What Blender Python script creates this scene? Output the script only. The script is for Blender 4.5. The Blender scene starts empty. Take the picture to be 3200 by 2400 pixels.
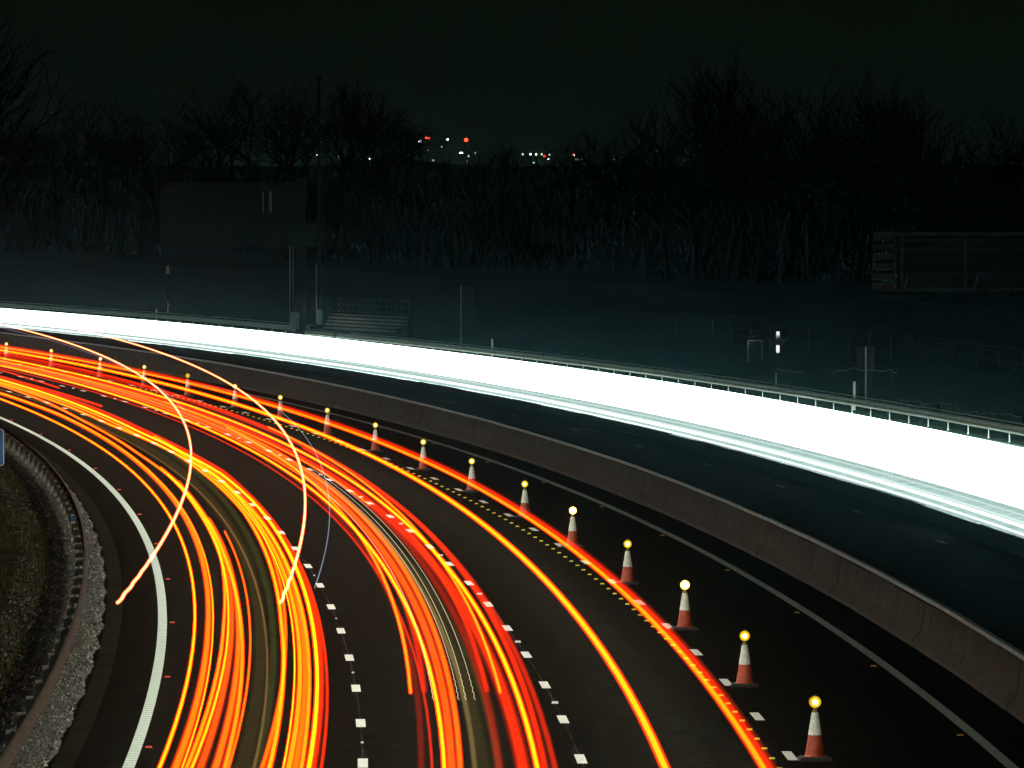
import bpy, math, random
from mathutils import Vector, Matrix
random.seed(7)
SC = bpy.context.scene
COL = SC.collection

# ------------------------------------------------------------------ camera
cam_d = bpy.data.cameras.new("camera"); cam = bpy.data.objects.new("camera", cam_d); COL.objects.link(cam)
cam_d.sensor_width = 36.0; cam_d.lens = 22018.2 / 3200 * 36
cam_d.clip_start = 1.0; cam_d.clip_end = 12000
cam.location = (0, 0, 9.526); cam.rotation_euler = (math.pi / 2 - 0.0268118, 0, 0)
SC.camera = cam

# ------------------------------------------------------------------ world, sun, exposure
W = bpy.data.worlds.new("World"); SC.world = W; W.use_nodes = True
nt = W.node_tree; nt.nodes.clear()
wo = nt.nodes.new("ShaderNodeOutputWorld"); bg = nt.nodes.new("ShaderNodeBackground")
sky = nt.nodes.new("ShaderNodeTexSky"); sky.sky_type = 'NISHITA'; sky.sun_disc = False
sky.sun_elevation = math.radians(20); sky.sun_rotation = math.radians(200); sky.altitude = 50
tint = nt.nodes.new("ShaderNodeMix"); tint.data_type = 'RGBA'; tint.blend_type = 'MULTIPLY'; tint.inputs[0].default_value = 1
tint.inputs[7].default_value = (0.55, 0.85, 0.42, 1)
nt.links.new(sky.outputs[0], tint.inputs[6]); nt.links.new(tint.outputs[2], bg.inputs[0])
bg.inputs[1].default_value = 0.0006
# town glow low over the horizon
tc = nt.nodes.new("ShaderNodeTexCoord"); sz = nt.nodes.new("ShaderNodeSeparateXYZ"); nt.links.new(tc.outputs["Generated"], sz.inputs[0])
rp = nt.nodes.new("ShaderNodeValToRGB"); mr = nt.nodes.new("ShaderNodeMapRange"); mr.inputs[2].default_value = .30
nt.links.new(sz.outputs["Z"], mr.inputs[0]); nt.links.new(mr.outputs[0], rp.inputs[0])
els = rp.color_ramp.elements; els[0].position = 0.0; els[0].color = (.0026, .0074, .0062, 1); els[1].position = 1.0; els[1].color = (.0007, .0011, .0010, 1)
e2 = els.new(.10); e2.color = (.0009, .0017, .0014, 1)
e3 = els.new(.035); e3.color = (.0013, .0032, .0026, 1)
bg2 = nt.nodes.new("ShaderNodeBackground"); nt.links.new(rp.outputs[0], bg2.inputs[0]); bg2.inputs[1].default_value = 1.0
ad = nt.nodes.new("ShaderNodeAddShader"); nt.links.new(bg.outputs[0], ad.inputs[0]); nt.links.new(bg2.outputs[0], ad.inputs[1])
nt.links.new(ad.outputs[0], wo.inputs[0])

sun_d = bpy.data.lights.new("night_fill", 'SUN'); sun_d.energy = 0.03; sun_d.angle = math.radians(10)  # unseen lamp added as a faint overall night fill
sun_d.color = (1.0, 0.97, 0.86)
sun = bpy.data.objects.new("night_fill", sun_d); COL.objects.link(sun)
sun.rotation_euler = (math.radians(62), 0, math.radians(-20))

SC.view_settings.view_transform = 'Standard'; SC.view_settings.look = 'None'
SC.view_settings.exposure = 0; SC.view_settings.gamma = 1
try:
    SC.cycles.transparent_max_bounces = 160
    SC.cycles.max_bounces = 5; SC.cycles.diffuse_bounces = 2; SC.cycles.glossy_bounces = 2
    SC.cycles.sample_clamp_indirect = 4
    SC.cycles.use_denoising = True
except Exception:
    pass

# ------------------------------------------------------------------ road coordinates
CX, CY, R0 = -1498.02, 84.177, 1499.58      # centre and radius of the bend; lane line between lanes 1 and 2 of the outer pair
def pt(s, o, z=0.0):
    a = s / R0
    return (CX + (R0 + o) * math.cos(a), CY + (R0 + o) * math.sin(a), z)
def crossfall(o):
    if o < 8.3: return 0.0
    return 0.04 * (min(o, 25.9) - 8.3)
def heading(s): return s / R0               # rotation about z of a thing that faces along the road

# ------------------------------------------------------------------ mesh builder
class MB:
    def __init__(self): self.v = []; self.f = []; self.m = []
    def vert(self, p): self.v.append(tuple(p)); return len(self.v) - 1
    def face(self, idx, m=0): self.f.append(tuple(idx)); self.m.append(m)
    def quad(self, a, b, c, d, m=0):
        i = len(self.v); self.v += [tuple(a), tuple(b), tuple(c), tuple(d)]; self.face((i, i+1, i+2, i+3), m)
    def box(self, cx, cy, cz, sx, sy, sz, m=0, rz=0.0, taper=1.0):
        i = len(self.v); c, s = math.cos(rz), math.sin(rz)
        for dz in (-.5, .5):
            t = taper if dz > 0 else 1.0
            for dx, dy in ((-.5, -.5), (.5, -.5), (.5, .5), (-.5, .5)):
                x, y = dx * sx * t, dy * sy * t
                self.v.append((cx + x * c - y * s, cy + x * s + y * c, cz + dz * sz))
        for q in ((3, 2, 1, 0), (4, 5, 6, 7), (0, 1, 5, 4), (1, 2, 6, 5), (2, 3, 7, 6), (3, 0, 4, 7)):
            self.face([i + k for k in q], m)
    def tube(self, pts, r, n=6, m=0, cap=True):
        rs = r if isinstance(r, (list, tuple)) else [r] * len(pts)
        P = [Vector(p) for p in pts]; rings = []
        for k, p in enumerate(P):
            d = (P[min(k+1, len(P)-1)] - P[max(k-1, 0)])
            d = d.normalized() if d.length > 1e-9 else Vector((0, 0, 1))
            up = Vector((0, 0, 1)) if abs(d.z) < .95 else Vector((1, 0, 0))
            u = d.cross(up).normalized(); w = u.cross(d).normalized()
            ring = []
            for j in range(n):
                a = 2 * math.pi * (j + .5) / n
                ring.append(self.vert(p + (u * math.cos(a) + w * math.sin(a)) * rs[k]))
            rings.append(ring)
        for k in range(len(rings) - 1):
            for j in range(n):
                self.face((rings[k][j], rings[k][(j+1) % n], rings[k+1][(j+1) % n], rings[k+1][j]), m)
        if cap:
            self.face(list(reversed(rings[0])), m); self.face(rings[-1], m)
    def lathe(self, prof, n=20, m=0, c=(0, 0, 0)):
        rings = []
        for r, z in prof:
            rings.append([self.vert((c[0] + r * math.cos(2*math.pi*j/n), c[1] + r * math.sin(2*math.pi*j/n), c[2] + z)) for j in range(n)])
        for k in range(len(rings) - 1):
            for j in range(n):
                self.face((rings[k][j], rings[k][(j+1) % n], rings[k+1][(j+1) % n], rings[k+1][j]), m)
        self.face(list(reversed(rings[0])), m); self.face(rings[-1], m)
    def strip(self, ss, o0, o1, zf, m=0):
        prev = None
        for s in ss:
            a = self.vert(pt(s, o0, zf(o0))); b = self.vert(pt(s, o1, zf(o1)))
            if prev: self.face((prev[0], prev[1], b, a), m)
            prev = (a, b)
    def build(self, name, mats, parent=None, smooth=False):
        me = bpy.data.meshes.new(name); me.from_pydata(self.v, [], self.f)
        for mt in (mats if isinstance(mats, (list, tuple)) else [mats]): me.materials.append(mt)
        me.polygons.foreach_set("material_index", self.m)
        if smooth: me.polygons.foreach_set("use_smooth", [True] * len(self.f))
        me.update()
        o = bpy.data.objects.new(name, me); COL.objects.link(o)
        if parent: o.parent = parent
        return o
def empty(name, loc=(0, 0, 0), rz=0.0):
    o = bpy.data.objects.new(name, None); COL.objects.link(o)
    o.location = loc; o.rotation_euler = (0, 0, rz); o.empty_display_size = .2
    return o
def tag(o, label=None, cat=None, group=None, kind=None):
    if label: o["label"] = label
    if cat: o["category"] = cat
    if group: o["group"] = group
    if kind: o["kind"] = kind
    return o
def copy_tree(o, parent=None):
    c = o.copy(); COL.objects.link(c)
    if parent: c.parent = parent
    for ch in list(o.children): copy_tree(ch, c)
    return c

# ------------------------------------------------------------------ materials
def mat(name, col, rough=.8, spec=.3, metal=0.0, noise=0.0, scale=5.0, col2=None, bump=0.0, bscale=None, detail=6):
    m = bpy.data.materials.new(name); m.use_nodes = True
    t = m.node_tree; b = t.nodes["Principled BSDF"]
    b.inputs["Base Color"].default_value = (*col, 1); b.inputs["Roughness"].default_value = rough
    b.inputs["Specular IOR Level"].default_value = spec; b.inputs["Metallic"].default_value = metal
    geo = t.nodes.new("ShaderNodeNewGeometry")
    if noise > 0 or col2:
        n = t.nodes.new("ShaderNodeTexNoise"); n.inputs["Scale"].default_value = scale; n.inputs["Detail"].default_value = detail
        t.links.new(geo.outputs["Position"], n.inputs["Vector"])
        r = t.nodes.new("ShaderNodeValToRGB"); c2 = col2 or tuple(max(0, c * (1 - noise)) for c in col)
        r.color_ramp.elements[0].position = .35; r.color_ramp.elements[1].position = .65
        r.color_ramp.elements[0].color = (*c2, 1); r.color_ramp.elements[1].color = (*col, 1)
        t.links.new(n.outputs["Fac"], r.inputs["Fac"]); t.links.new(r.outputs[0], b.inputs["Base Color"])
    if bump > 0:
        n2 = t.nodes.new("ShaderNodeTexNoise"); n2.inputs["Scale"].default_value = bscale or scale; n2.inputs["Detail"].default_value = 8
        t.links.new(geo.outputs["Position"], n2.inputs["Vector"])
        bp = t.nodes.new("ShaderNodeBump"); bp.inputs["Strength"].default_value = 1; bp.inputs["Distance"].default_value = bump
        t.links.new(n2.outputs["Fac"], bp.inputs["Height"]); t.links.new(bp.outputs[0], b.inputs["Normal"])
    return m
def beam_profile(t, power, side=0.0):
    """lamps of the traffic shine backward along the road (tail lamps of the near side, headlamps of the far side):
    emission falls with the angle from the road direction, the same for every ray"""
    g = t.nodes.new("ShaderNodeNewGeometry")
    sub = t.nodes.new("ShaderNodeVectorMath"); sub.operation = 'SUBTRACT'; sub.inputs[1].default_value = (CX, CY, 0)
    t.links.new(g.outputs["Position"], sub.inputs[0])
    cr = t.nodes.new("ShaderNodeVectorMath"); cr.operation = 'CROSS_PRODUCT'; cr.inputs[1].default_value = (0, 0, 1)
    t.links.new(sub.outputs[0], cr.inputs[0])
    no = t.nodes.new("ShaderNodeVectorMath"); no.operation = 'NORMALIZE'; t.links.new(cr.outputs[0], no.inputs[0])
    dt = t.nodes.new("ShaderNodeVectorMath"); dt.operation = 'DOT_PRODUCT'
    t.links.new(no.outputs[0], dt.inputs[0]); t.links.new(g.outputs["Incoming"], dt.inputs[1])
    mx = t.nodes.new("ShaderNodeMath"); mx.operation = 'MAXIMUM'; mx.inputs[1].default_value = 0; t.links.new(dt.outputs["Value"], mx.inputs[0])
    pw = t.nodes.new("ShaderNodeMath"); pw.operation = 'POWER'; pw.inputs[1].default_value = power; t.links.new(mx.outputs[0], pw.inputs[0])
    sd = t.nodes.new("ShaderNodeMath"); sd.operation = 'ADD'; sd.inputs[1].default_value = side; t.links.new(pw.outputs[0], sd.inputs[0])
    return sd.outputs[0]
def emis(name, col, k, sampled=True, power=0):
    m = bpy.data.materials.new(name); m.use_nodes = True; t = m.node_tree; t.nodes.clear()
    o = t.nodes.new("ShaderNodeOutputMaterial"); e = t.nodes.new("ShaderNodeEmission")
    e.inputs[0].default_value = (*col, 1); e.inputs[1].default_value = k
    t.links.new(e.outputs[0], o.inputs[0])
    if power:
        ml = t.nodes.new("ShaderNodeMath"); ml.operation = 'MULTIPLY'; ml.inputs[1].default_value = k
        t.links.new(beam_profile(t, power, .05), ml.inputs[0]); t.links.new(ml.outputs[0], e.inputs[1])
    if not sampled: m.cycles.emission_sampling = 'NONE'
    return m
_glow = {}
def glow(col, k, sampled=False):
    """light that adds to whatever lies behind it, as a long exposure records a lamp that went by"""
    key = (tuple(round(c, 4) for c in col), round(k, 3), sampled)
    if key in _glow: return _glow[key]
    m = bpy.data.materials.new("light_streak"); m.use_nodes = True; t = m.node_tree; t.nodes.clear()
    o = t.nodes.new("ShaderNodeOutputMaterial"); e = t.nodes.new("ShaderNodeEmission"); tr = t.nodes.new("ShaderNodeBsdfTransparent")
    a = t.nodes.new("ShaderNodeAddShader")
    e.inputs[0].default_value = (*col, 1); e.inputs[1].default_value = k
    ml = t.nodes.new("ShaderNodeMath"); ml.operation = 'MULTIPLY'; ml.inputs[1].default_value = k
    t.links.new(beam_profile(t, 22), ml.inputs[0]); t.links.new(ml.outputs[0], e.inputs[1])
    t.links.new(e.outputs[0], a.inputs[0]); t.links.new(tr.outputs[0], a.inputs[1]); t.links.new(a.outputs[0], o.inputs[0])
    m.cycles.emission_sampling = 'AUTO' if sampled else 'NONE'
    _glow[key] = m
    return m

M = {}
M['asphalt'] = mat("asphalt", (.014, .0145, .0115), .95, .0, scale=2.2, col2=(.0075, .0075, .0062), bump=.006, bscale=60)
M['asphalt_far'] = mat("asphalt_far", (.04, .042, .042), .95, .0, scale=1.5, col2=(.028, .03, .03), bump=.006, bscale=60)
M['paint'] = mat("road_paint", (.88, .90, .84), .6, .3, scale=14, col2=(.62, .64, .58))
M['paint_worn'] = mat("worn_paint", (.55, .57, .50), .7, .3, scale=9, col2=(.34, .36, .30))
M['paint_base'] = mat("thin_paint", (.40, .46, .40), .7, .3, scale=14, col2=(.28, .33, .28))
M['edge_paint'] = mat('edge_paint', (.80, .92, .82), .6, .3, scale=14, col2=(.70, .82, .72))
M['edge_paint_low'] = mat('edge_paint_low', (.50, .60, .52), .6, .3, scale=14, col2=(.42, .52, .44))
M['gravel'] = mat("gravel", (.24, .235, .20), .9, .2, scale=9, col2=(.05, .05, .04), bump=.05, bscale=11)
M['grass'] = mat("verge_grass", (.11, .11, .03), .95, .1, scale=1.3, col2=(.012, .014, .006), bump=.08, bscale=5)
M['bank'] = mat("bank_grass", (.022, .034, .026), 1, 0, scale=1.1, col2=(.014, .02, .016), bump=.1, bscale=3)
M['land'] = mat("dark_land", (.006, .007, .006), 1, 0, scale=.02, col2=(.004, .005, .004))
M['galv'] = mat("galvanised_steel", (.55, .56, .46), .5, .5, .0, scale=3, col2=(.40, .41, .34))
M['galv_brown'] = mat("brown_steel", (.075, .064, .046), .8, .08, .0, scale=1.5, col2=(.045, .04, .03))  # tail-light tone on the left rail put into a brown colour
M['galv_lit'] = mat('lit_galvanised', (.80, .78, .60), .5, .3, .0, scale=2, col2=(.6, .6, .46))  # lit copy of the galvanised steel, headlamp light in its colour
M['dark_steel'] = mat("dark_steel", (.042, .042, .034), .8, .1, 0, scale=4, col2=(.028, .028, .024))
M['rubber'] = mat("black_rubber", (.045, .045, .042), .8, .3, scale=25, col2=(.025, .025, .024))
M['cone_red'] = mat("cone_red", (.55, .085, .025), .5, .4, scale=9, col2=(.36, .05, .022))
M['sleeve'] = mat("reflective_sleeve", (.86, .88, .76), .45, .4, scale=16, col2=(.62, .64, .54))
M['white'] = mat("white_reflector", (.92, .93, .90), .4, .5, scale=20, col2=(.8, .8, .78))
M['yellow_r'] = mat("yellow_reflector", (.95, .88, .08), .4, .5, scale=20, col2=(.85, .8, .05))
M['amber_r'] = mat("amber_reflector", (.95, .55, .05), .4, .5, scale=20, col2=(.8, .4, .04))
M['red_r'] = mat("red_reflector", (.95, .08, .02), .4, .5, scale=20, col2=(.8, .05, .02))
M['blue'] = mat("blue_sign_face", (.03, .20, .60), .5, .4, scale=3, col2=(.02, .13, .44))
M['stone'] = mat("concrete_block", (.36, .38, .34), .9, .2, scale=3, col2=(.24, .26, .23))
M['pale'] = mat('pale_lit_edge', (.90, .92, .90), .7, .3, scale=4, col2=(.55, .6, .58))  # headlamp light along the barrier top put into a pale colour
M['bark'] = mat("bark", (.010, .0095, .0075), 1, 0, scale=4, col2=(.005, .005, .004))
M['twig'] = mat("twig", (.007, .007, .005), 1, 0, scale=2, col2=(.004, .004, .003))
M['lamp_house'] = mat("lamp_housing", (.25, .20, .03), .5, .4, scale=20, col2=(.15, .12, .02))
M['cable'] = mat("pale_cable", (.62, .64, .58), .5, .4, scale=6, col2=(.4, .42, .38))

# concrete of the central barrier: rain streaks, reddish stains and joints
def concrete_mat():
    m = bpy.data.materials.new("barrier_concrete"); m.use_nodes = True; t = m.node_tree; b = t.nodes["Principled BSDF"]
    g = t.nodes.new("ShaderNodeNewGeometry")
    mp = t.nodes.new("ShaderNodeMapping"); mp.inputs["Scale"].default_value = (2.2, 2.2, .25)
    t.links.new(g.outputs["Position"], mp.inputs["Vector"])
    n = t.nodes.new("ShaderNodeTexNoise"); n.inputs["Scale"].default_value = 2.0; n.inputs["Detail"].default_value = 8
    t.links.new(mp.outputs[0], n.inputs["Vector"])
    r = t.nodes.new("ShaderNodeValToRGB"); r.color_ramp.elements[0].position = .35; r.color_ramp.elements[1].position = .68
    r.color_ramp.elements[0].color = (.055, .045, .034, 1); r.color_ramp.elements[1].color = (.115, .098, .076, 1)
    t.links.new(n.outputs["Fac"], r.inputs["Fac"])
    n2 = t.nodes.new("ShaderNodeTexNoise"); n2.inputs["Scale"].default_value = .16; n2.inputs["Detail"].default_value = 2
    t.links.new(g.outputs["Position"], n2.inputs["Vector"])
    r2 = t.nodes.new("ShaderNodeValToRGB"); r2.color_ramp.elements[0].position = .5; r2.color_ramp.elements[1].position = .62
    sx = t.nodes.new("ShaderNodeSeparateXYZ"); t.links.new(g.outputs["Position"], sx.inputs[0])
    up = t.nodes.new("ShaderNodeMath"); up.operation = 'GREATER_THAN'; up.inputs[1].default_value = .40; t.links.new(sx.outputs["Z"], up.inputs[0])
    mu = t.nodes.new("ShaderNodeMath"); mu.operation = 'MULTIPLY'; t.links.new(r2.outputs[0], mu.inputs[0]); t.links.new(up.outputs[0], mu.inputs[1])
    mx = t.nodes.new("ShaderNodeMix"); mx.data_type = 'RGBA'; mx.inputs[7].default_value = (.17, .052, .034, 1)
    t.links.new(mu.outputs[0], mx.inputs[0]); t.links.new(r.outputs[0], mx.inputs[6]); t.links.new(mx.outputs[2], b.inputs["Base Color"])
    b.inputs["Roughness"].default_value = .85; b.inputs["Specular IOR Level"].default_value = .2
    bp = t.nodes.new("ShaderNodeBump"); bp.inputs["Distance"].default_value = .01; t.links.new(n.outputs["Fac"], bp.inputs["Height"]); t.links.new(bp.outputs[0], b.inputs["Normal"])
    return m
M['concrete'] = concrete_mat()

# ------------------------------------------------------------------ ground and roads
def frange(a, b, st):
    out = []; x = a
    while x < b - 1e-6: out.append(x); x += st
    out.append(b); return out
def ground_z(s, o):
    if o < -10.2:
        d = -10.2 - o; return min(.9, .055 * d) + .04 * math.sin(s * .31 + o) if d > .3 else .0
    if o < 8.4: return -.06
    if o < 26.0: return crossfall(o) - .06
    base = crossfall(26) - .03
    d = o - 27.5
    if d < 0: return base
    e = base + min(d * .30, 3.6) + max(0, min(d - 14, 60)) * .035
    return e + .12 * math.sin(s * .09 + o * .4) * min(1, d / 4)
g = MB()
oo = [-900, -400, -200, -100, -60, -40, -30, -24, -20, -17, -15, -13.5, -12.4, -11.6, -11, -10.6, -10.2, -9, -4, 0, 4, 8.3, 8.45, 14, 20, 25.9, 26.2, 27.4, 28.5, 30, 32, 34, 36, 38, 40, 43, 48, 55, 65, 80, 100, 140, 220, 400, 800, 1600, 3000]
ssg = [-500, -300, -150, -80] + frange(-40, 620, 4) + [680, 760, 900, 1100, 1400]
prev = None
for s in ssg:
    row = [g.vert(pt(s, o, ground_z(s, o))) for o in oo]
    if prev:
        for k in range(len(oo) - 1):
            g.face((prev[k], prev[k+1], row[k+1], row[k]), 0 if oo[k] < 8 else (1 if oo[k] < 40 else 2))
    prev = row
tag(g.build("ground", [M['grass'], M['bank'], M['land']]), kind="structure")
g = MB(); g.quad((-6000, -800, -3), (6000, -800, -3), (6000, 9000, -3), (-6000, 9000, -3))
tag(g.build("far_ground", M['land']), kind="structure")

ss = frange(-60, 640, 4)
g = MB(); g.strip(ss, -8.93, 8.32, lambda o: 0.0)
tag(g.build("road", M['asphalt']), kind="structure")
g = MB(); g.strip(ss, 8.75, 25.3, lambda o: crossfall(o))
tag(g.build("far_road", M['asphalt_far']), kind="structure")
# dark channel along the near edge of the hard shoulder
g = MB(); g.strip(ss, -8.86, -8.5, lambda o: .004)
tag(g.build("drainage_channel", mat("channel_concrete", (.032, .031, .02), .95, .0, scale=1.0, col2=(.02, .02, .014))), kind="structure")

# painted markings
g = MB(); Z = .008
def dash(s0, o, L, w, m=0, z=Z, mb=None):
    mb = mb or g
    for k in range(2):
        a, b = s0 + L * k / 2, s0 + L * (k + 1) / 2
        mb.quad(pt(a, o - w/2, z), pt(a, o + w/2, z), pt(b, o + w/2, z), pt(b, o - w/2, z), m)
S1, S2, S3 = 33.6 + .2, 34.3 + .3, 34.6 + .6
for k in range(-4, 60): dash(S1 - .95 + 9 * k, -3.68, 1.9, .17, 0)
for k in range(-4, 60): dash(S2 - .95 + 9 * k, 0.0, 1.9, .17, 0)
for k in range(-4, 60): dash(S3 - .95 + 9 * k, 3.57, 1.9, .17, 1)
g.build("lane_markings", [M['paint'], M['paint']])
tag(bpy.data.objects["lane_markings"], kind="structure")
for nm, o0, m1, m2 in (("left_edge_line", -7.58, M['edge_paint'], M['edge_paint_low']), ("right_edge_line", 7.12, M['paint_worn'], M['paint_base'])):
    g = MB(); g.strip(ss, o0 - .1, o0 + .1, lambda o: Z, 1)
    s = 10.0
    while s < 300:
        g.quad(pt(s, o0 - .1, .014), pt(s, o0 + .1, .014), pt(s + .28, o0 + .1, .014), pt(s + .28, o0 - .1, .014), 0)
        g.quad(pt(s, o0 - .1, Z), pt(s, o0 + .1, Z), pt(s, o0 + .1, .014), pt(s, o0 - .1, .014), 0)
        s += .5
    tag(g.build(nm, [m1, m2]), kind="structure")
g = MB()
for k in range(-2, 40): dash(31 + 18 * k, 13.6, 2, .15, 0, crossfall(13.6) + .006)
for k in range(-2, 40): dash(36 + 9 * k, 20.95, 2, .15, 0, crossfall(20.95) + .006)
g.strip(ss, 9.9, 10.05, lambda o: crossfall(o) + .006, 0)
tag(g.build("far_lane_markings", [mat('dull_paint', (.20, .21, .19), .9, 0, scale=5, col2=(.10, .11, .10))]), kind="structure")  # darker paint for the far markings

g = MB()
for o_ in (-3.68, 0.0): g.strip(ss, o_ - .012, o_ + .012, lambda o: .004)
tag(g.build("road_seam", mat("seam_tar", (.07, .072, .06), .9, 0, scale=.7, col2=(.02, .02, .018))), kind="structure")
# gravel margin: a displaced sheet plus loose stones
g = MB(); prev = None
for i, s in enumerate(frange(-20, 330, .5)):
    e = -8.93 + .05 * math.sin(s * .9) + random.uniform(-.03, .03)
    row = []
    for j, o in enumerate((e, -9.15, -9.4, -9.65, -9.9, -10.15, -10.45 + random.uniform(-.25, .2))):
        row.append(g.vert(pt(s + random.uniform(-.1, .1), o + (random.uniform(-.05, .05) if 0 < j < 6 else 0), .005 if j == 0 else (.03 + random.uniform(0, .05) if j < 6 else -.01))))
    if prev:
        for j in range(6): g.face((prev[j], prev[j+1], row[j+1], row[j]))
    prev = row
tag(g.build("gravel_margin", M['gravel']), kind="structure")
g = MB()
def stone(mb, x, y, z, r):
    i = len(mb.v); a0 = random.uniform(0, 6)
    for k in range(4):
        a = a0 + k * math.pi / 2; rr = r * random.uniform(.7, 1.2)
        mb.v.append((x + rr * math.cos(a), y + rr * math.sin(a), z))
    mb.v.append((x + random.uniform(-.3, .3) * r, y + random.uniform(-.3, .3) * r, z + r * random.uniform(.6, 1.1)))
    for k in range(4): mb.face((i + k, i + (k + 1) % 4, i + 4), random.choice((0, 0, 1, 2)))
for k in range(16000):
    s = random.uniform(25, 190) if k % 3 else random.uniform(28, 100)
    o = random.uniform(-10.35, -8.96) if random.random() < .85 else random.uniform(-11.2, -10.2)
    x, y, _ = pt(s, o); stone(g, x, y, .03 if o > -10.2 else ground_z(s, o), random.uniform(.025, .075))
tag(g.build("loose_stones", [M['gravel'], mat("pale_stone", (.42, .41, .35), .9), mat("grey_stone", (.16, .155, .13), .9)]), kind="stuff")
# tufts of grass behind the rail
g = MB()
for k in range(15000):
    s = random.uniform(25, 260); o = -10.3 - abs(random.gauss(0, 2.2))
    if math.sin(s * .23) + math.sin(s * .11 + o) < -.7: continue
    x, y, _ = pt(s, o); z = ground_z(s, o); h = random.uniform(.06, .22); a = random.uniform(0, 6.28); w = .02
    lx, ly = random.uniform(-.08, .08), random.uniform(-.08, .08)
    i = len(g.v); g.v += [(x - w*math.cos(a), y - w*math.sin(a), z - .01), (x + w*math.cos(a), y + w*math.sin(a), z - .01), (x + lx, y + ly, z + h)]
    g.face((i, i+1, i+2), random.choice((0, 0, 1)))
tag(g.build("verge_grass", [mat("grass_blade", (.13, .13, .03), .9), mat("dry_blade", (.24, .20, .07), .9)]), kind="stuff")

# ------------------------------------------------------------------ added strip lamps standing in for headlamps on the near carriageway
NEAR_W = 18
def fill_strip(s0, s1, o, z, w, power, col):
    a, b = Vector(pt(s0, o, z)), Vector(pt(s1, o, z)); L = (b - a).length
    d = bpy.data.lights.new("fill_strip_light", 'AREA'); d.shape = 'RECTANGLE'; d.size = w; d.size_y = L; d.energy = power * L; d.color = col
    l = bpy.data.objects.new("fill_strip_light", d); COL.objects.link(l)
    l.location = (a + b) / 2; l.rotation_euler = (0, 0, math.atan2(-(b - a).x, (b - a).y))
for k in range(11):
    s0 = -20 + 42 * k
    fill_strip(s0, s0 + 42, -6.1, 2.2, 1.5, NEAR_W, (1, .98, .84))
    fill_strip(s0, s0 + 42, 1.9, 1.7, 1.2, NEAR_W * .85, (1, .98, .84))
    fill_strip(s0, s0 + 42, -2.0, 2.0, 1.5, NEAR_W, (1, .98, .84))
# narrow spots added to brighten single things, in place of headlamp beams
def aim_spot(s, o, z, target, energy, size):
    d = bpy.data.lights.new("headlamp_light", 'SPOT'); d.energy = energy; d.color = (1, .98, .9); d.spot_size = math.radians(size); d.spot_blend = 1; d.shadow_soft_size = .1
    l = bpy.data.objects.new("headlamp_light", d); COL.objects.link(l); p = Vector(pt(s, o, z)); q = Vector(target); l.location = p
    l.rotation_euler = (q - p).to_track_quat('-Z', 'Y').to_euler()
# added downward strips whiten the far carriageway in place of its headlamps
HC = (.74, 1.0, .92)
for k in range(14):
    s0 = 40 + 42 * k
    for o, w_, p_ in ((16.2, 2.6, 150), (18.8, 2.6, 130), (21.4, 2.6, 130), (24.0, 2.6, 130)): fill_strip(s0, s0 + 42, o, crossfall(o) + .45, w_, p_, HC)

# ------------------------------------------------------------------ light streaks
TAIL = (1.0, .074, .0003)
def path(o, z, s0, s1, wander=.03, ph=0.0, ofs=None, step=5.0):
    out = []
    n = max(2, int((s1 - s0) / step))
    for i in range(n + 1):
        s = s0 + (s1 - s0) * i / n
        oo_ = o
        if ofs:
            for (a, oa), (b, ob) in zip(ofs, ofs[1:]):
                if a <= s <= b: oo_ = oa + (ob - oa) * (s - a) / (b - a); break
            else: oo_ = ofs[0][1] if s < ofs[0][0] else ofs[-1][1]
        out.append(pt(s, oo_ + wander * math.sin(s / 41.0 + ph) + wander * .5 * math.sin(s / 17.0 + 2 * ph), z + crossfall(oo_)))
    return out
def streak(parent, p, r, k, col=TAIL, name="streak", n=6, sampled=True):
    """nested shells: dim rim, bright middle"""
    mb = MB(); mats = []
    for i, (fr, fk) in enumerate(((1.0, .05), (.82, .16), (.63, .38), (.44, .95))):
        mb.tube(p, r * (.88 if r > .055 else .82) * fr, n, m=i, cap=True); c_ = (col[0], col[1] * (.4 if i < 2 else (.25 if k < 1.15 else 1.0)), col[2]) if col is TAIL else col
        mats.append(glow(c_, k * fk * .5 * (1.3 if i < 2 else 1), sampled and i == 2))
    return mb.build(name, mats, parent)
def trail(label, items, group="red tail-light streaks on the near carriageway", cat="light trail", name="tail_light_trail"):
    t = empty(name, pt(40, items[0]['o'], 0)); tag(t, label, cat, group)
    inv = Matrix.Translation(-Vector(t.location))
    for it in items:
        p = path(it['o'], it['z'], it.get('s0', -30), it.get('s1', 620), it.get('w', .03), it.get('ph', 0), it.get('ofs'))
        ob = streak(t, p, it['r'], it['k'], it.get('c', TAIL)); ob.data.transform(inv)
    return t
trail("thin bright yellow streak nearest the left edge line, with its twin in the first lane",
      [dict(o=-6.88, z=.55, r=.055, k=9, w=.02), dict(o=-5.12, z=.8, r=.07, k=6, w=.02, ofs=[(60, -5.1), (110, -4.93), (156, -5.0), (186, -5.5), (250, -5.5)])])
trail("broad flat orange streak second from the left edge line",
      [dict(o=-6.60, z=.62, r=.105, k=2.8, w=.02, ofs=[(60, -6.6), (137, -6.47), (204, -6.25), (240, -6.4)]), dict(o=-4.80, z=.85, r=.085, k=5, w=.025, s1=170)])
trail("fine orange streak along the right rim of the broad orange one",
      [dict(o=-6.50, z=.62, r=.03, k=8, w=.02, ofs=[(60, -6.5), (137, -6.42), (204, -6.2), (240, -6.35)]), dict(o=-4.88, z=.85, r=.03, k=10, w=.025, ph=1, s1=160)])
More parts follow.
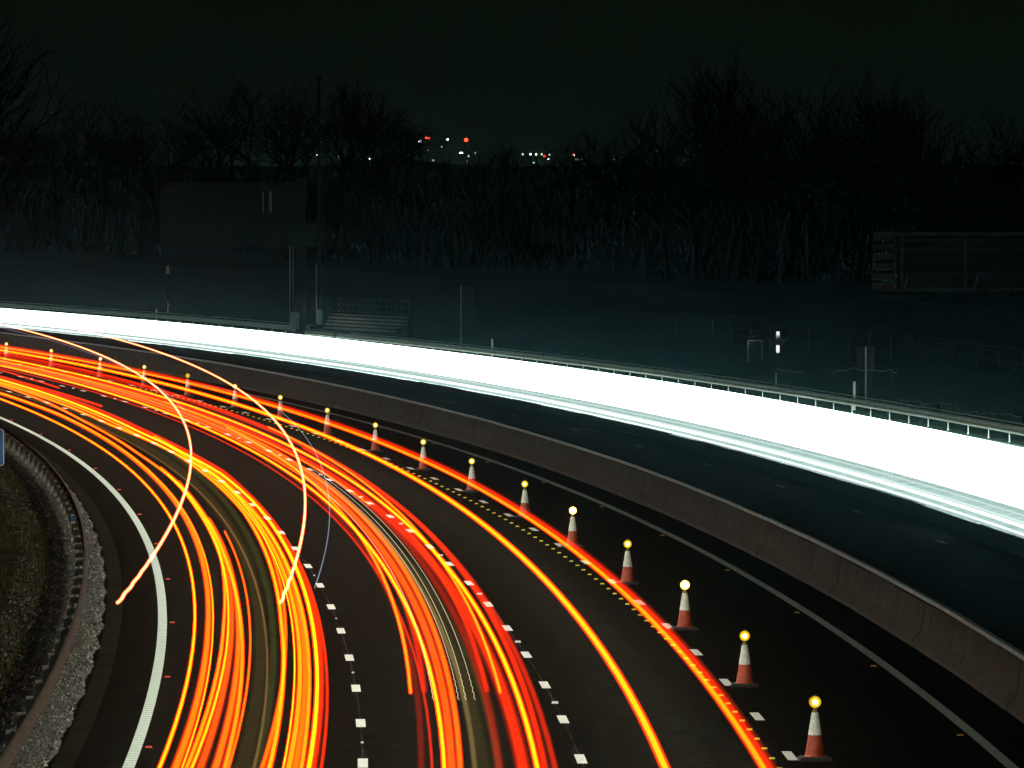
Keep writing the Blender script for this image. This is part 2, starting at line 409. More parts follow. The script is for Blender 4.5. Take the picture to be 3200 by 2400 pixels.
trail("orange streak third from the left edge line that crosses its neighbour",
      [dict(o=-6.30, z=.8, r=.06, k=4.5, ofs=[(20, -6.38), (60, -6.28), (90, -6.12), (126, -6.1), (154, -6.25), (191, -6.2), (213, -5.96), (245, -5.75)]),
       dict(o=-4.62, z=.8, r=.065, k=5, ph=1, ofs=[(60, -4.62), (136, -4.66), (157, -5.0), (174, -5.2), (250, -5.28)])])
trail("yellow streak fusing with the third one halfway up the bend",
      [dict(o=-6.2, z=.85, r=.05, k=8, ofs=[(20, -6.28), (50, -6.2), (80, -6.16), (110, -6.2)], s1=135),
       dict(o=-4.48, z=.88, r=.07, k=12, w=.015, ofs=[(60, -4.48), (114, -4.48), (136, -4.55), (157, -4.9), (174, -5.1), (250, -5.18)])])
trail("soft red-orange streak in the middle of the left bundle",
      [dict(o=-6.1, z=.9, r=.10, k=1.2, ph=2, s1=128), dict(o=-4.40, z=.95, r=.10, k=1.0, ph=2, ofs=[(60, -4.4), (136, -4.45), (157, -4.8), (174, -5.0), (250, -5.1)])])
trail("orange streak on the right side of the left bundle",
      [dict(o=-5.88, z=.6, r=.07, k=4.5, ofs=[(20, -5.84), (90, -5.98), (140, -5.88)], s1=147),
       dict(o=-5.0, z=.9, r=.06, k=2.5, ofs=[(20, -5.2), (80, -4.95), (120, -4.8)], s1=150)])
trail("wide dim orange streak right of the left bundle",
      [dict(o=-5.97, z=.7, r=.10, k=2.4, ph=.5, s1=108), dict(o=-4.7, z=.9, r=.10, k=2.4, ph=.7, s1=140)])
trail("orange strand beside the first dashed lane line", [dict(o=-4.32, z=.8, r=.05, k=1.0, s1=120), dict(o=-5.75, z=.75, r=.04, k=2.5, s1=100)])
OL = (.55, .42, .08)  # light reflected by vehicle sides drawn as faint glowing tubes
trail("faint olive glow standing in for the sheen of vehicle sides between the bundles of the first lane",
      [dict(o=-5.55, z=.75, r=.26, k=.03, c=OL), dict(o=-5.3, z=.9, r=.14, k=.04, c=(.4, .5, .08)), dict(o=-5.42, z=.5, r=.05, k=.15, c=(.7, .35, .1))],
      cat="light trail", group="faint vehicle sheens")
# second lane
trail("pair of thin orange streaks that stop short near the bottom of the second lane",
      [dict(o=-2.92, z=1.5, r=.055, k=4.5, s0=29.5, s1=160, w=.01), dict(o=-2.70, z=1.5, r=.09, k=.5, s0=30, s1=140, w=.01),
       dict(o=-1.47, z=1.5, r=.05, k=5, s0=29.5, s1=160, w=.01), dict(o=-1.68, z=1.5, r=.08, k=.6, s0=30, s1=140, w=.01)])
trail("dim deep-red block streaks below the stopped orange pair", [dict(o=-2.8, z=1.1, r=.10, k=.12, s0=14), dict(o=-1.65, z=1.1, r=.12, k=.2, s0=14)])
trail("bright yellow streak in the left half of the second lane",
      [dict(o=-2.44, z=.9, r=.065, k=9, w=.02), dict(o=-1.06, z=1.0, r=.07, k=9, w=.02)])
trail("broad flat red streak in the middle of the second lane",
      [dict(o=-2.34, z=1.1, r=.13, k=1.3, w=.02), dict(o=-1.25, z=.9, r=.17, k=.9, w=.015, ph=.3)])
trail("red-orange streak on the right rim of the second lane's left bundle",
      [dict(o=-2.22, z=1.2, r=.08, k=2.2, s1=200, w=.02), dict(o=-1.0, z=1.25, r=.09, k=.8, w=.02)])
trail("deep red rim streak beside the second dashed lane line",
      [dict(o=-.82, z=1.1, r=.08, k=.45, w=.02), dict(o=-2.62, z=.8, r=.05, k=.5, w=.02)])
trail("orange streak in the far part of the second lane",
      [dict(o=-1.36, z=.9, r=.045, k=4, s0=112, w=.02), dict(o=-2.05, z=.9, r=.04, k=3, s0=112, ofs=[(155, -2.2), (230, -2.0)])])
trail("red streak above the first lane's far bundle at the left edge", [dict(o=-4.6, z=.9, r=.08, k=.9, s0=205, ofs=[(205, -4.35), (236, -4.68), (300, -4.8)])])
trail("short dotted red streak that ends between the bundles at far left", [dict(o=-3.5, z=.8, r=.06, k=.9, s0=236, w=.0, ofs=[(236, -3.56), (254, -3.34), (270, -3.0), (400, -2.9)])])
trail("faint olive glow standing in for the sheen of vehicle sides in the second lane",
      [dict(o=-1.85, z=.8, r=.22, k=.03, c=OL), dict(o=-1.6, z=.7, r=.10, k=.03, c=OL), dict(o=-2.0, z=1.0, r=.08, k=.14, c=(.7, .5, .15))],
      cat="light trail", group="faint vehicle sheens")  # glowing tubes again in place of reflected light
def wiggle(o, z, s0, s1, r, k, col):
    pts = []; n = int((s1 - s0) / .5)
    for i in range(n + 1):
        s = s0 + (s1 - s0) * i / n; am = .012 * max(0, 1 - (s - s0) / 14)
        pts.append(pt(s, o + am * math.sin(s * 4.2), z))
    return pts
t = empty("marker_light_trail", pt(40, -2, 0))
tag(t, "four thin pale wavering streaks between the second lane's red bundles", "light trail", "pale marker-light streaks")
inv = Matrix.Translation(-Vector(t.location))
for o, z in ((-2.52, 1.2), (-2.10, 1.2), (-1.98, 1.2), (-1.83, 1.2)):
    streak(t, wiggle(o, z, 32, 130, .012, 1, None), .010, .7, (.8, .75, .5), sampled=False).data.transform(inv)
# third lane
trail("lone bright yellow streak in the third lane, and its red twin beside the traffic cones",
      [dict(o=.80, z=1.08, r=.095, k=8, w=.03), dict(o=2.30, z=1.0, r=.08, k=5, w=.03)])
trail("broad red streak running beside the traffic cones",
      [dict(o=2.33, z=1.05, r=.165, k=.85, w=.03), dict(o=.80, z=1.08, r=.11, k=.5, w=.03)])
# lorry marker lamps, high above the first lane
for lab, oa, ob, z, s1 in (("pinkish white upper streak that crosses the left edge line and ends in a hook", -7.05, -6.70, 3.8, 620),
                           ("pinkish white upper streak that ends over the first lane's right bundle", -4.77, -4.30, 3.8, 620)):
    t = empty("lorry_light_trail", pt(40, oa, 0)); tag(t, lab, "light trail", "high lorry-lamp streaks")
    pts = []
    n = 300
    for i in range(n + 1):
        s = 14.8 + (s1 - 14.8) * (i / n) ** 1.4
        am = .03 * max(0, 1 - (s - 14.8) / 16)
        pts.append(pt(s, oa + (ob - oa) * min(1, s / 230) + am * math.sin(s * 2.1) * .35, z))
    mb = MB(); 
    mb.tube(pts, .033, 6, 0); mb.tube(pts, .019, 6, 1)
    ob_ = mb.build("streak", [glow((1, .07, .02), .8, False), glow((1, .26, .10), 3.0, True)], t)
    ob_.data.transform(Matrix.Translation(-Vector(t.location)))
for lab, P3, colr in (("faint blue-white arc running beside the right upper streak", [(26.5, -4.43), (45, -4.25), (70, -4.02), (98, -3.75), (120, -3.55)], (.55, .75, 1.0)),
                      ("faint violet-white arc below the left upper streak", [(118, -6.3), (150, -6.1), (190, -5.8), (235, -5.4), (280, -5.0)], (.7, .55, .9))):
    t = empty("side_light_trail", pt(60, P3[0][1], 0)); tag(t, lab, "light trail", "faint side-lamp arcs")
    p = path(0, 3.35, P3[0][0], P3[-1][0], 0, 0, P3, 3)
    streak(t, p, .016, .32, colr, sampled=False).data.transform(Matrix.Translation(-Vector(t.location)))

# far carriageway: dense headlamp streaks
hm = [emis("headlamp_streak", (.80, 1.0, .96), 5.0, True, 4), emis("headlamp_streak_soft", (.80, 1.0, .95), 3.0, True, 4)]
rr = random.Random(3)
cars = [18.1, 16.75, 16.95, 17.1, 17.25, 17.4, 18.7, 19.0, 19.2, 19.5, 19.7, 19.85, 20.05]
for c_ in cars:
    t = empty("headlight_trail", pt(120, c_, 0)); tag(t, "white headlight streak merged into the blinding band on the far carriageway", "light trail", "headlight streaks of the far carriageway")
    inv = Matrix.Translation(-Vector(t.location))
    for side in (0, 1.45):
        o = c_ + side; zz = rr.uniform(.55, .85); ph = rr.uniform(0, 6); r = rr.uniform(.09, .15)
        mb = MB(); mb.tube(path(o, zz, 20, 640, .06, ph, step=7), r, 8)
        mb.build("streak", hm[0 if rr.random() < .8 else 1], t, smooth=True).data.transform(inv)

for o_, zq, rq, kq in ((15.15, .35, .03, 1.6), (15.32, .5, .045, 2.2), (15.75, .45, .03, .9), (16.0, .55, .02, .8)):
    t = empty("headlight_trail", pt(120, o_, 0)); tag(t, "thin white streak at the lower rim of the far carriageway's blinding band", "light trail", "thin streaks at the rim of the white band")
    mb = MB(); mb.tube(path(o_, zq, 20, 640, .05, o_ * 9, step=7), rq, 6)
    mb.build("streak", emis("headlamp_rim", (.82, 1.0, .96), kq, False, 2), t, smooth=True).data.transform(Matrix.Translation(-Vector(t.location)))

# ------------------------------------------------------------------ central concrete barrier
bar = empty("concrete_barrier", pt(40, 8.5, 0)); tag(bar, "long concrete central barrier with reddish stains and a pale lit top edge", "barrier")
inv = Matrix.Translation(-Vector(bar.location))
prof = [(8.26, 0), (8.26, .09), (8.45, .34), (8.53, .93), (8.79, .93), (8.87, .34), (9.06, .12), (9.06, 0.0)]
g = MB(); s = -20.0
while s < 620:
    L = random.choice((5.5, 6, 6, 6.5)); do, dz = random.uniform(-.012, .012), random.uniform(-.02, .015)
    a = [g.vert(pt(s + .02, o + do, z + (dz if z > .5 else 0))) for o, z in prof]
    b = [g.vert(pt(s + L - .02, o + do, z + (dz if z > .5 else 0))) for o, z in prof]
    for k in range(len(prof) - 1): g.face((a[k], b[k], b[k+1], a[k+1]))
    g.face(a); g.face(list(reversed(b))); s += L
g.build("barrier_wall", M['concrete'], bar).data.transform(inv)
g = MB(); s = -20.0
while s < 620:                                   # pale coping pieces on the top, headlamp light put into their colour, with gaps
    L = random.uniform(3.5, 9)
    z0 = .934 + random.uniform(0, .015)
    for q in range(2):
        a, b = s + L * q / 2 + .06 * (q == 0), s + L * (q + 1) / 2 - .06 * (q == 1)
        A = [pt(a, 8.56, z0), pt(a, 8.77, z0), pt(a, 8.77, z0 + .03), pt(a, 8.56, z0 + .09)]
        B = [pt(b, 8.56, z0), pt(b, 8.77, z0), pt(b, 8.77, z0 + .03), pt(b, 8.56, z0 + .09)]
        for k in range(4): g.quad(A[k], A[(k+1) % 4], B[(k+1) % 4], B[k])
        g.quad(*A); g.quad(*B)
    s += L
g.build("lit_edge", M['pale'], bar).data.transform(inv)

# low temporary barrier closing off the outer lane of the far carriageway
tb = empty("temporary_barrier", pt(120, 14.7, 0)); tag(tb, "low dark temporary steel barrier standing in front of the white band of headlights", "barrier")
inv = Matrix.Translation(-Vector(tb.location))
g = MB(); s = 20.0
while s < 640:
    L = 12.0; do = random.uniform(-.02, .02); zb = crossfall(14.7); h = .42 + random.uniform(-.014, .014); h2 = h + random.uniform(-.012, .012)
    pr = [(14.5, 0), (14.5, .06), (14.62, .16), (14.66, 1), (14.78, 1), (14.82, .16), (14.94, .06), (14.94, 0)]
    n = 4; rows = []
    for q in range(n + 1):
        sq = s + .03 + (L - .06) * q / n; hh = h + (h2 - h) * q / n + (random.uniform(-.012, .012) if 0 < q < n else 0)
        rows.append([g.vert(pt(sq, o + do, zb + (z * hh if z == 1 else z))) for o, z in pr])
    for a, b in zip(rows, rows[1:]):
        for k in range(7): g.face((a[k], b[k], b[k+1], a[k+1]))
    g.face(rows[0]); g.face(list(reversed(rows[-1]))); s += L
g.build("barrier_section", mat('black_barrier', (.02, .021, .022), .8, .1, scale=4, col2=(.012, .012, .013)), tb).data.transform(inv)

# ------------------------------------------------------------------ guard rails
def w_beam(mb, s0, s1, o, zt, side, step=3.2, m=0, zoff=0.0):
    """W-section beam, its waves bulging toward the road (side = +1 or -1 in o)"""
    pr = [(0, 0), (.08, -.055), (.08, -.10), (.02, -.155), (.08, -.21), (.08, -.255), (0, -.31)]
    rows = []
    for s in frange(s0, s1, step):
        fr = [mb.vert(pt(s, o + side * d, zt + z)) for d, z in pr]
        bk = [mb.vert(pt(s, o + side * (d - .012), zt + z)) for d, z in reversed(pr)]
        rows.append(fr + bk)
    n = len(rows[0])
    for a, b in zip(rows, rows[1:]):
        for k in range(n): mb.face((a[k], a[(k+1) % n], b[(k+1) % n], b[k]), m)
    mb.face(rows[0], m); mb.face(list(reversed(rows[-1])), m)
gr = empty("guard_rail", pt(40, -9.5, 0)); tag(gr, "brown-toned steel guard rail with pale posts along the left gravel verge", "guard rail")
inv = Matrix.Translation(-Vector(gr.location))
g = MB(); w_beam(g, -10, 330, -9.42, .62, 1); g.build("beam", M['galv_brown'], gr, smooth=True).data.transform(inv)
s = 1.7
while s < 290:
    mb = MB(); x, y, _ = pt(s, -9.6); h = .58 + random.uniform(-.01, .02)
    mb.box(0, 0, h / 2, .10, .012, h); mb.box(-.05, .03, h / 2, .008, .07, h); mb.box(.05, .03, h / 2, .008, .07, h)
    mb.box(0, 0, .015, .22, .22, .03)
    mb.box(.10, .02, h - .12, .10, .06, .14)
    po = mb.build("post", M['galv'], gr); po.location = Vector((x, y, .0)) - Vector(gr.location); po.rotation_euler = (0, 0, heading(s))
    s += 4.0
fr_ = empty("guard_rail", pt(200, 25.6, .7)); tag(fr_, "lit steel guard rail with thin posts along the far edge of the white band", "guard rail")
inv = Matrix.Translation(-Vector(fr_.location))
zr = crossfall(25.6)
g = MB(); w_beam(g, 90, 343, 25.55, zr + .62, -1, 4); g.build("beam", M['galv_lit'], fr_, smooth=False).data.transform(inv)
g = MB(); g.tube([pt(s, 25.85, zr + .66) for s in frange(90, 343, 8)], .03, 5); g.build("top_rail", M['galv_lit'], fr_).data.transform(inv)
s = 150.0; k = 0
proto = None
while s < 343:
    x, y, _ = pt(s, 25.7)
    if proto is None:
        mb = MB(); mb.box(0, 0, .3, .036, .04, .6); mb.box(0, 0, -.02, .06, .06, .04); proto = mb.build("post", M['galv'], fr_); po = proto
    else: po = proto.copy(); COL.objects.link(po); po.parent = fr_
    po.location = Vector((x, y, zr)) - Vector(fr_.location); po.rotation_euler = (0, 0, heading(s)); s += 4.1
f2 = empty("guard_rail", pt(400, 26, .7)); tag(f2, "raised double steel guard rail beyond the step near the sign mast", "guard rail")
inv = Matrix.Translation(-Vector(f2.location))
g = MB(); w_beam(g, 343.5, 600, 25.9, zr + .78, -1, 5); g.build("beam", M['galv'], f2).data.transform(inv)
g = MB(); g.tube([pt(s, 26.2, zr + .86) for s in frange(343.5, 600, 8)], .035, 5)
g.tube([pt(343.5, 25.9, zr + .0), pt(343.5, 25.9, zr + .86), pt(343.6, 26.2, zr + .86)], .06, 5); g.build("top_rail", M['galv'], f2).data.transform(inv)
s = 347.0; proto = None
while s < 560:
    x, y, _ = pt(s, 26.0)
    if proto is None:
        mb = MB(); mb.box(0, 0, .38, .10, .06, .76); mb.box(0, 0, -.02, .2, .2, .04); proto = mb.build("post", M['galv'], f2); po = proto
    else: po = proto.copy(); COL.objects.link(po); po.parent = f2
    po.location = Vector((x, y, zr)) - Vector(f2.location); po.rotation_euler = (0, 0, heading(s)); s += 4.1

# ------------------------------------------------------------------ traffic cones with lamps
def cone_proto():
    root = empty("traffic_cone")
    mb = MB(); mb.box(0, 0, .02, .56, .56, .04, taper=.98); mb.box(0, 0, .055, .54, .54, .03, taper=.82)
    for sx in (-1, 1):
        for sy in (-1, 1): mb.box(sx * .2, sy * .2, .045, .1, .1, .02)
    mb.build("base", M['rubber'], root)
    mb = MB(); mb.lathe([(.185, .07), (.172, .085), (.165, .1), (.112, .43)], 24); mb.build("body", M['cone_red'], root, smooth=False)
    mb = MB(); mb.lathe([(.115, .43), (.117, .435), (.0585, .80), (.055, .81)], 24); mb.build("sleeve", M['sleeve'], root)
    mb = MB(); mb.lathe([(.045, .81), (.045, .85), (.03, .86), (.03, .90)], 12)
    n = 20
    for (y0, y1, r0, r1) in ((-.035, .04, .105, .105),):
        i = len(mb.v)
        for yy, r in ((y0, r0), (y1, r1)):
            for j in range(n): mb.v.append((r * math.cos(2*math.pi*j/n), yy, .985 + r * math.sin(2*math.pi*j/n)))
        for j in range(n): mb.face((i + j, i + (j+1) % n, i + n + (j+1) % n, i + n + j))
        mb.face([i + j for j in range(n)]); mb.face([i + n + j for j in reversed(range(n))])
    mb.box(0, .01, 1.095, .05, .06, .02)
    lamp = mb.build("lamp", M['lamp_house'], root)
    def lens(mats):
        mb = MB()
        rings = ((.096, -.036), (.088, -.052), (.052, -.066), (0.024, -.074))
        idx = []
        for r, y in rings: idx.append([mb.vert((r * math.cos(2*math.pi*j/n), y, .985 + r * math.sin(2*math.pi*j/n))) for j in range(n)])
        for k in range(3):
            for j in range(n): mb.face((idx[k][j], idx[k][(j+1) % n], idx[k+1][(j+1) % n], idx[k+1][j]), 0 if k < 2 else 1)
        mb.face(idx[3], 1)
        return mb, mats
    mb, _ = lens(None)
    le = mb.build("lens", [emis("amber_lens", (1, .60, .004), 1.0), emis("amber_core", (1, .82, .25), 4)], lamp)
    le["label"] = "glowing amber lens"
    return root, le
cone0, lens0 = cone_proto()
dim = [emis("amber_lens_dim", (1, .62, .02), .9), emis("amber_core_dim", (1, .75, .05), .8)]
hot = [emis("amber_lens_hot", (1, .50, .06), 12), emis("amber_core_hot", (1, .6, .15), 140)]
cs = [34.3, 52.1, 69.9, 88.0, 106.3, 123.8, 141.7, 159.4, 177.3, 195.4, 213.4, 231.0, 249.5, 266.6, 284.0, 303.5, 321.5]
words = ["nearest to the camera", "second from the camera", "third from the camera", "fourth from the camera", "fifth from the camera", "sixth from the camera",
         "seventh from the camera", "eighth from the camera", "ninth from the camera", "tenth from the camera", "eleventh from the camera, at the right end of the upper-streak crossing",
         "half hidden by the right upper streak", "dull ringed lamp", "touched by the left upper streak", "fourth from the far left end of its row",
         "second from the far left end", "last one at the far left end"]
words[14] = "third from the far left end"; words[10] = "eleventh from the camera"
for i, s in enumerate(cs):
    c = cone0 if i == 0 else copy_tree(cone0)
    c.location = pt(s, 3.86 + (.08 if i in (0, 5) else 0), .001); c.rotation_euler = (0, 0, random.uniform(-.2, .2))
    lab = {2: "red and white traffic cone with a flaring amber lamp, third from the camera", 4: "red and white traffic cone with a flaring amber lamp, fifth from the camera"}.get(i, "red and white traffic cone with amber lamp, " + words[i])
    tag(c, lab, "traffic cone", "traffic cones with lamps along the closed lane")
    aim_spot(s - 35, 2.3, 1.0, pt(s, 3.86, .62), 9000, 1.9)  # added spot that whitens this cone
    if i in (2, 4, 12):
        le = [x for x in c.children if x.name.startswith("lamp")][0].children[0]
        le.data = le.data.copy()
        mats = dim if i == 12 else hot
        for q in range(2): le.data.materials[q] = mats[q]
        le["label"] = "dull ringed amber lens" if i == 12 else "flaring amber lens"

# ------------------------------------------------------------------ road studs
def stud_proto(name, m, w, h, d=.08):
    mb = MB(); b = .012
    v = [(-w/2, -d/2, 0), (w/2, -d/2, 0), (w/2, d/2, 0), (-w/2, d/2, 0), (-w*.42, -d*.22, h), (w*.42, -d*.22, h), (w*.42, d*.22, h), (-w*.42, d*.22, h)]
    i = len(mb.v); mb.v += v
    for q, mi in (((3, 2, 1, 0), 1), ((4, 5, 6, 7), 1), ((0, 1, 5, 4), 0), ((1, 2, 6, 5), 1), ((2, 3, 7, 6), 0), ((3, 0, 4, 7), 1)): mb.face(q, mi)
    return mb.build(name, [m, m if name != "road_stud" else m])
def studs(m, o, slist, w, h, label, group):
    p = stud_proto("road_stud", m, w, h)
    for i, s in enumerate(slist):
        q = p if i == 0 else p.copy()
        if i: COL.objects.link(q)
        q.location = pt(s, o, .006); q.rotation_euler = (0, 0, heading(s)); tag(q, label, "road stud", group)
studs(M['yellow_r'], 3.23, [19.6 + 2.135 * k for k in range(116)], .10, .026, "small yellow reflective stud in the close row beside the traffic cones", "yellow studs of the close row")
studs(M['amber_r'], 6.86, [21.4 + 18.15 * k for k in range(16)], .12, .028, "amber reflective stud beside the right edge line", "amber studs along the right edge line")
studs(M['red_r'], -7.36, [19.4 + 17.82 * k for k in range(16)], .12, .028, "red reflective stud beside the left edge line", "red studs along the left edge line")
studs(M['white'], -.0, [29.57 + 18.02 * k for k in range(18)], .13, .04, "white reflective stud between dashes of the second lane line", "white studs of the second lane line")
studs(M['white'], -3.68, [38.2 + 18.0 * k for k in range(4)], .05, .02, "tiny white stud between dashes of the first lane line", "white studs of the first lane line")

# ------------------------------------------------------------------ marker post and blue sign on the left verge
mp = empty("marker_post", pt(109, -9.62, 0), heading(109)); tag(mp, "small marker post with blue cap, white face and red rectangle beside the left guard rail", "marker post")
mb = MB(); mb.box(0, 0, .39, .11, .03, .78); mb.build("post", M['white'], mp)
mb = MB(); mb.box(0, -.021, .69, .105, .006, .155); mb.build("blue_plate", M['blue'], mp)
mb = MB(); mb.box(0, -.022, .45, .05, .008, .24); mb.build("red_reflector", M['red_r'], mp)
def text(body, size, loc, m, parent, name="lettering", rx=math.pi/2, rz=0):
    c = bpy.data.curves.new(name, 'FONT'); c.body = body; c.size = size; c.align_x = 'CENTER'; c.align_y = 'CENTER'; c.extrude = .0015
    o = bpy.data.objects.new(name, c); COL.objects.link(o); c.materials.append(m); o.parent = parent; o.location = loc; o.rotation_euler = (rx, 0, rz)
    dg = bpy.context.evaluated_depsgraph_get(); me = bpy.data.meshes.new_from_object(o.evaluated_get(dg))
    n = bpy.data.objects.new(name, me); COL.objects.link(n); n.parent = parent; n.location = loc; n.rotation_euler = (rx, 0, rz)
    bpy.data.objects.remove(o); n.name = name
    return n
text("52", .085, (0, -.026, .70), M['paint_base'], mp)
bs = empty("blue_sign", (-17.55, 235, .06), .05); tag(bs, "blue sign board with white border cut by the left edge of the picture", "sign")
mb = MB(); mb.box(0, .04, .5, .08, .08, 1.0); mb.build("post", M['galv'], bs)
def rounded(mb, w, h, y, cz, r, m=0, th=.02):
    pts = []
    for cx, cz_, a0 in ((w/2 - r, h/2 - r, 0), (-w/2 + r, h/2 - r, 90), (-w/2 + r, -h/2 + r, 180), (w/2 - r, -h/2 + r, 270)):
        for k in range(6):
            a = math.radians(a0 + 18 * k); pts.append((cx + r * math.cos(a), cz_ + r * math.sin(a)))
    i = len(mb.v); n = len(pts)
    for yy in (y, y + th): mb.v += [(p, yy, cz + q) for p, q in pts]
    mb.face([i + k for k in range(n)][::-1], m); mb.face([i + n + k for k in range(n)], m)
    for k in range(n): mb.face((i + k, i + (k+1) % n, i + n + (k+1) % n, i + n + k), m)
mb = MB(); rounded(mb, 1.2, 1.24, -.03, 1.05, .1); mb.build("border", M['white'], bs)
mb = MB(); rounded(mb, 1.13, 1.17, -.036, 1.05, .07, th=.012); mb.build("face", M['blue'], bs)

# ------------------------------------------------------------------ far verge: everything placed in world metres
def bank_z(x, y):
    dx, dy = x - CX, y - CY; r = math.hypot(dx, dy); return ground_z(math.atan2(dy, dx) * R0, r - R0)
def wpt(s, o): x, y, _ = pt(s, o); return Vector((x, y, bank_z(x, y)))
# cantilever sign seen from behind
sg = empty("sign_gantry", wpt(343, 28.5), .0); tag(sg, "large cantilever motorway sign seen from behind on a thick column", "sign")
sg.location.x = -13.25; B = sg.location
def zz(z): return z - B.z
mb = MB(); mb.box(.35, 0, zz(10.6) / 2, .62, .5, zz(10.6)); mb.box(.35, 0, .15, 1.2, 1.2, .3); mb.build("column", M['dark_steel'], sg)
mb = MB(); mb.box(-.32, -.1, zz(6.6)/2 + .3, .05, .05, zz(6.6) - .2); mb.box(-.12, -.1, zz(6.4)/2, .03, .03, zz(6.4)); mb.build("pipe", M['galv'], sg)
mb = MB(); mb.box(.0, -.25, .9, .5, .3, 1.0); mb.build("cabinet", M['galv'], sg)
mb = MB(); mb.box(-4.1, .2, zz(8.35), 8.3, .25, 3.95)
for k in range(5): mb.box(-8.0 + 1.9 * k, .03, zz(8.35), .10, .1, 3.9)
mb.box(-4.1, .03, zz(10.28), 8.3, .12, .08); mb.box(-4.1, .03, zz(6.44), 8.3, .12, .08)
mb.build("sign_panel", M['dark_steel'], sg)
mb = MB(); mb.box(.25, -.35, zz(7.1), 3.1, .35, 1.35); mb.box(.25, -.55, zz(7.78), 3.1, .04, .05); mb.box(.25, -.55, zz(6.42), 3.1, .04, .05); mb.build("walkway_box", M['dark_steel'], sg)
mb = MB()
for dx in (-1.95, -1.55, -1.45): mb.box(dx, -.2, zz(9.1), .05, .04, 1.3)
mb.build("ladder", M['galv'], sg)
ms = empty("camera_mast", wpt(341, 30.0)); tag(ms, "very tall thin pole rising to the tree tops right of the cantilever sign", "pole")
ms.location.x = -11.9 + .15
mb = MB(); mb.tube([(0, 0, 0), (0, 0, 15.2)], [.13, .07], 8); mb.build("pole", M['dark_steel'], ms)
mb = MB(); mb.box(0, 0, 15.3, .3, .45, .22); mb.build("camera_head", M['dark_steel'], ms)
mb = MB(); mb.box(-.16, -.1, 2.2, .04, .05, 3.6); mb.build("conduit", M['galv'], ms)
mb = MB(); mb.box(.05, -.55, .75, .34, .2, .9); pl = mb.build("warning_plate", M['white'], ms)
# pole with a camera on the left
lc = empty("lamp_column", wpt(389, 27.6)); tag(lc, "short dark pole with a hooded head above the far rail at left", "pole"); 
lc.location.x = -23.25
mb = MB(); mb.tube([(0, 0, -.5), (0, 0, 3.6)], .05, 8); mb.build("pole", M['dark_steel'], lc)
mb = MB(); mb.lathe([(.14, 3.5), (.14, 3.55), (.10, 3.6), (.10, 4.0), (.06, 4.05)], 10); mb.build("head", M['galv'], lc)
mb = MB(); mb.box(.0, -.06, 1.3, .04, .03, .8); mb.box(.06, -.06, 1.42, .07, .03, .1); mb.build("plate", M['white'], lc)
# white delineator posts behind the far rail
def delineator(s, o, h, label, w=.10):
    e = empty("delineator_post", wpt(s, o), heading(s)); tag(e, label, "marker post", "white marker posts behind the far rail")
    mb = MB(); mb.box(0, 0, h / 2, w, .05, h); mb.lathe([(.05, h), (.03, h + .03)], 8); mb.build("post", M['white'], e)
    mb = MB(); mb.box(0, -.03, h - .2, w * .7, .01, .2); mb.build("reflector", M['white'], e)
delineator(396, 27.0, 1.05, "white marker post behind the far rail at far left")
delineator(294, 26.6, 1.05, "white marker post behind the middle of the far rail")
delineator(203, 26.5, 1.15, "white marker post behind the right part of the far rail")
delineator(226, 27.5, .9, "dim thin post behind the far rail near the picture's centre right", .05)
# sign backs on single posts
def sign_back(s, o, dx, hpost, w, h, label, glowpost=True, group=None):
    e = empty("small_sign", wpt(s, o)); e.location.x += dx; tag(e, label, "sign", group)
    mb = MB(); mb.tube([(0, 0, 0), (0, 0, hpost)], .04, 8); mb.build("post", M['galv'], e)
    mb = MB(); mb.box(0, .07, hpost - h / 2, w, .02, h); mb.box(0, .05, hpost - h * .25, w * .95, .03, .04); mb.box(0, .05, hpost - h * .75, w * .95, .03, .04); mb.build("panel", M['dark_steel'], e)
    return e
sign_back(207, 27.6, .15, 2.5, .75, .95, "small square sign seen from behind on a pale post, right of the bright marker board")
sign_back(312, 28.4, .1, 3.4, 1.5, 2.9, "dim tall sign seen from behind at the right end of the block wall")
# bright marker board seen through twigs
mk = empty("marker_board", wpt(228, 34.5)); mk.location.x = 10.95; tag(mk, "bright white narrow board half covered by twigs on the dark bank", "marker board")
x, y, z = mk.location; Yd = y
zt = 9.526 - (1035 - 609) / 22018 * Yd; zb = 9.526 - (1102 - 609) / 22018 * Yd
mb = MB(); mb.box(0, 0, (zb + zt) / 2 - z, .15, .03, zt - zb); mb.build("board", M['white'], mk)
mb = MB(); mb.box(0, .04, (zb - z) / 2, .06, .05, zb - z); mb.build("post", M['dark_steel'], mk)
mk.location.x = (2431 - 1600) / 22018 * Yd
tw = empty("bush", (mk.location.x, y - .6, z)); tag(tw, "leafless twigs in front of the bright white board", "bush")
mb = MB()
for k in range(46):
    a = random.uniform(0, 6.28); h = random.uniform(.9, 1.0) * (zt - z) * random.uniform(.35, .86)
    x1, y1 = random.gauss(0, .22), random.gauss(0, .15)
    mb.tube([(random.gauss(0, .1), random.gauss(0, .1), 0), (x1 * .6, y1, h * .6), (x1 + random.gauss(0, .1), y1, h)], [.02, .014, .006], 4)
mb.build("stems", M['bark'], tw)
aim_spot(150, 23, 2.5, (mk.location.x, mk.location.y, (zt + zb) / 2), 260000, .6)  # added spot that makes the board shine
for s_, o_ in ((396, 27.0), (294, 26.6), (203, 26.5)):
    aim_spot(s_ - 60, 24, 2.2, wpt(s_, o_) + Vector((0, 0, .7)), 22000, 1.3)  # added spots on the white marker posts
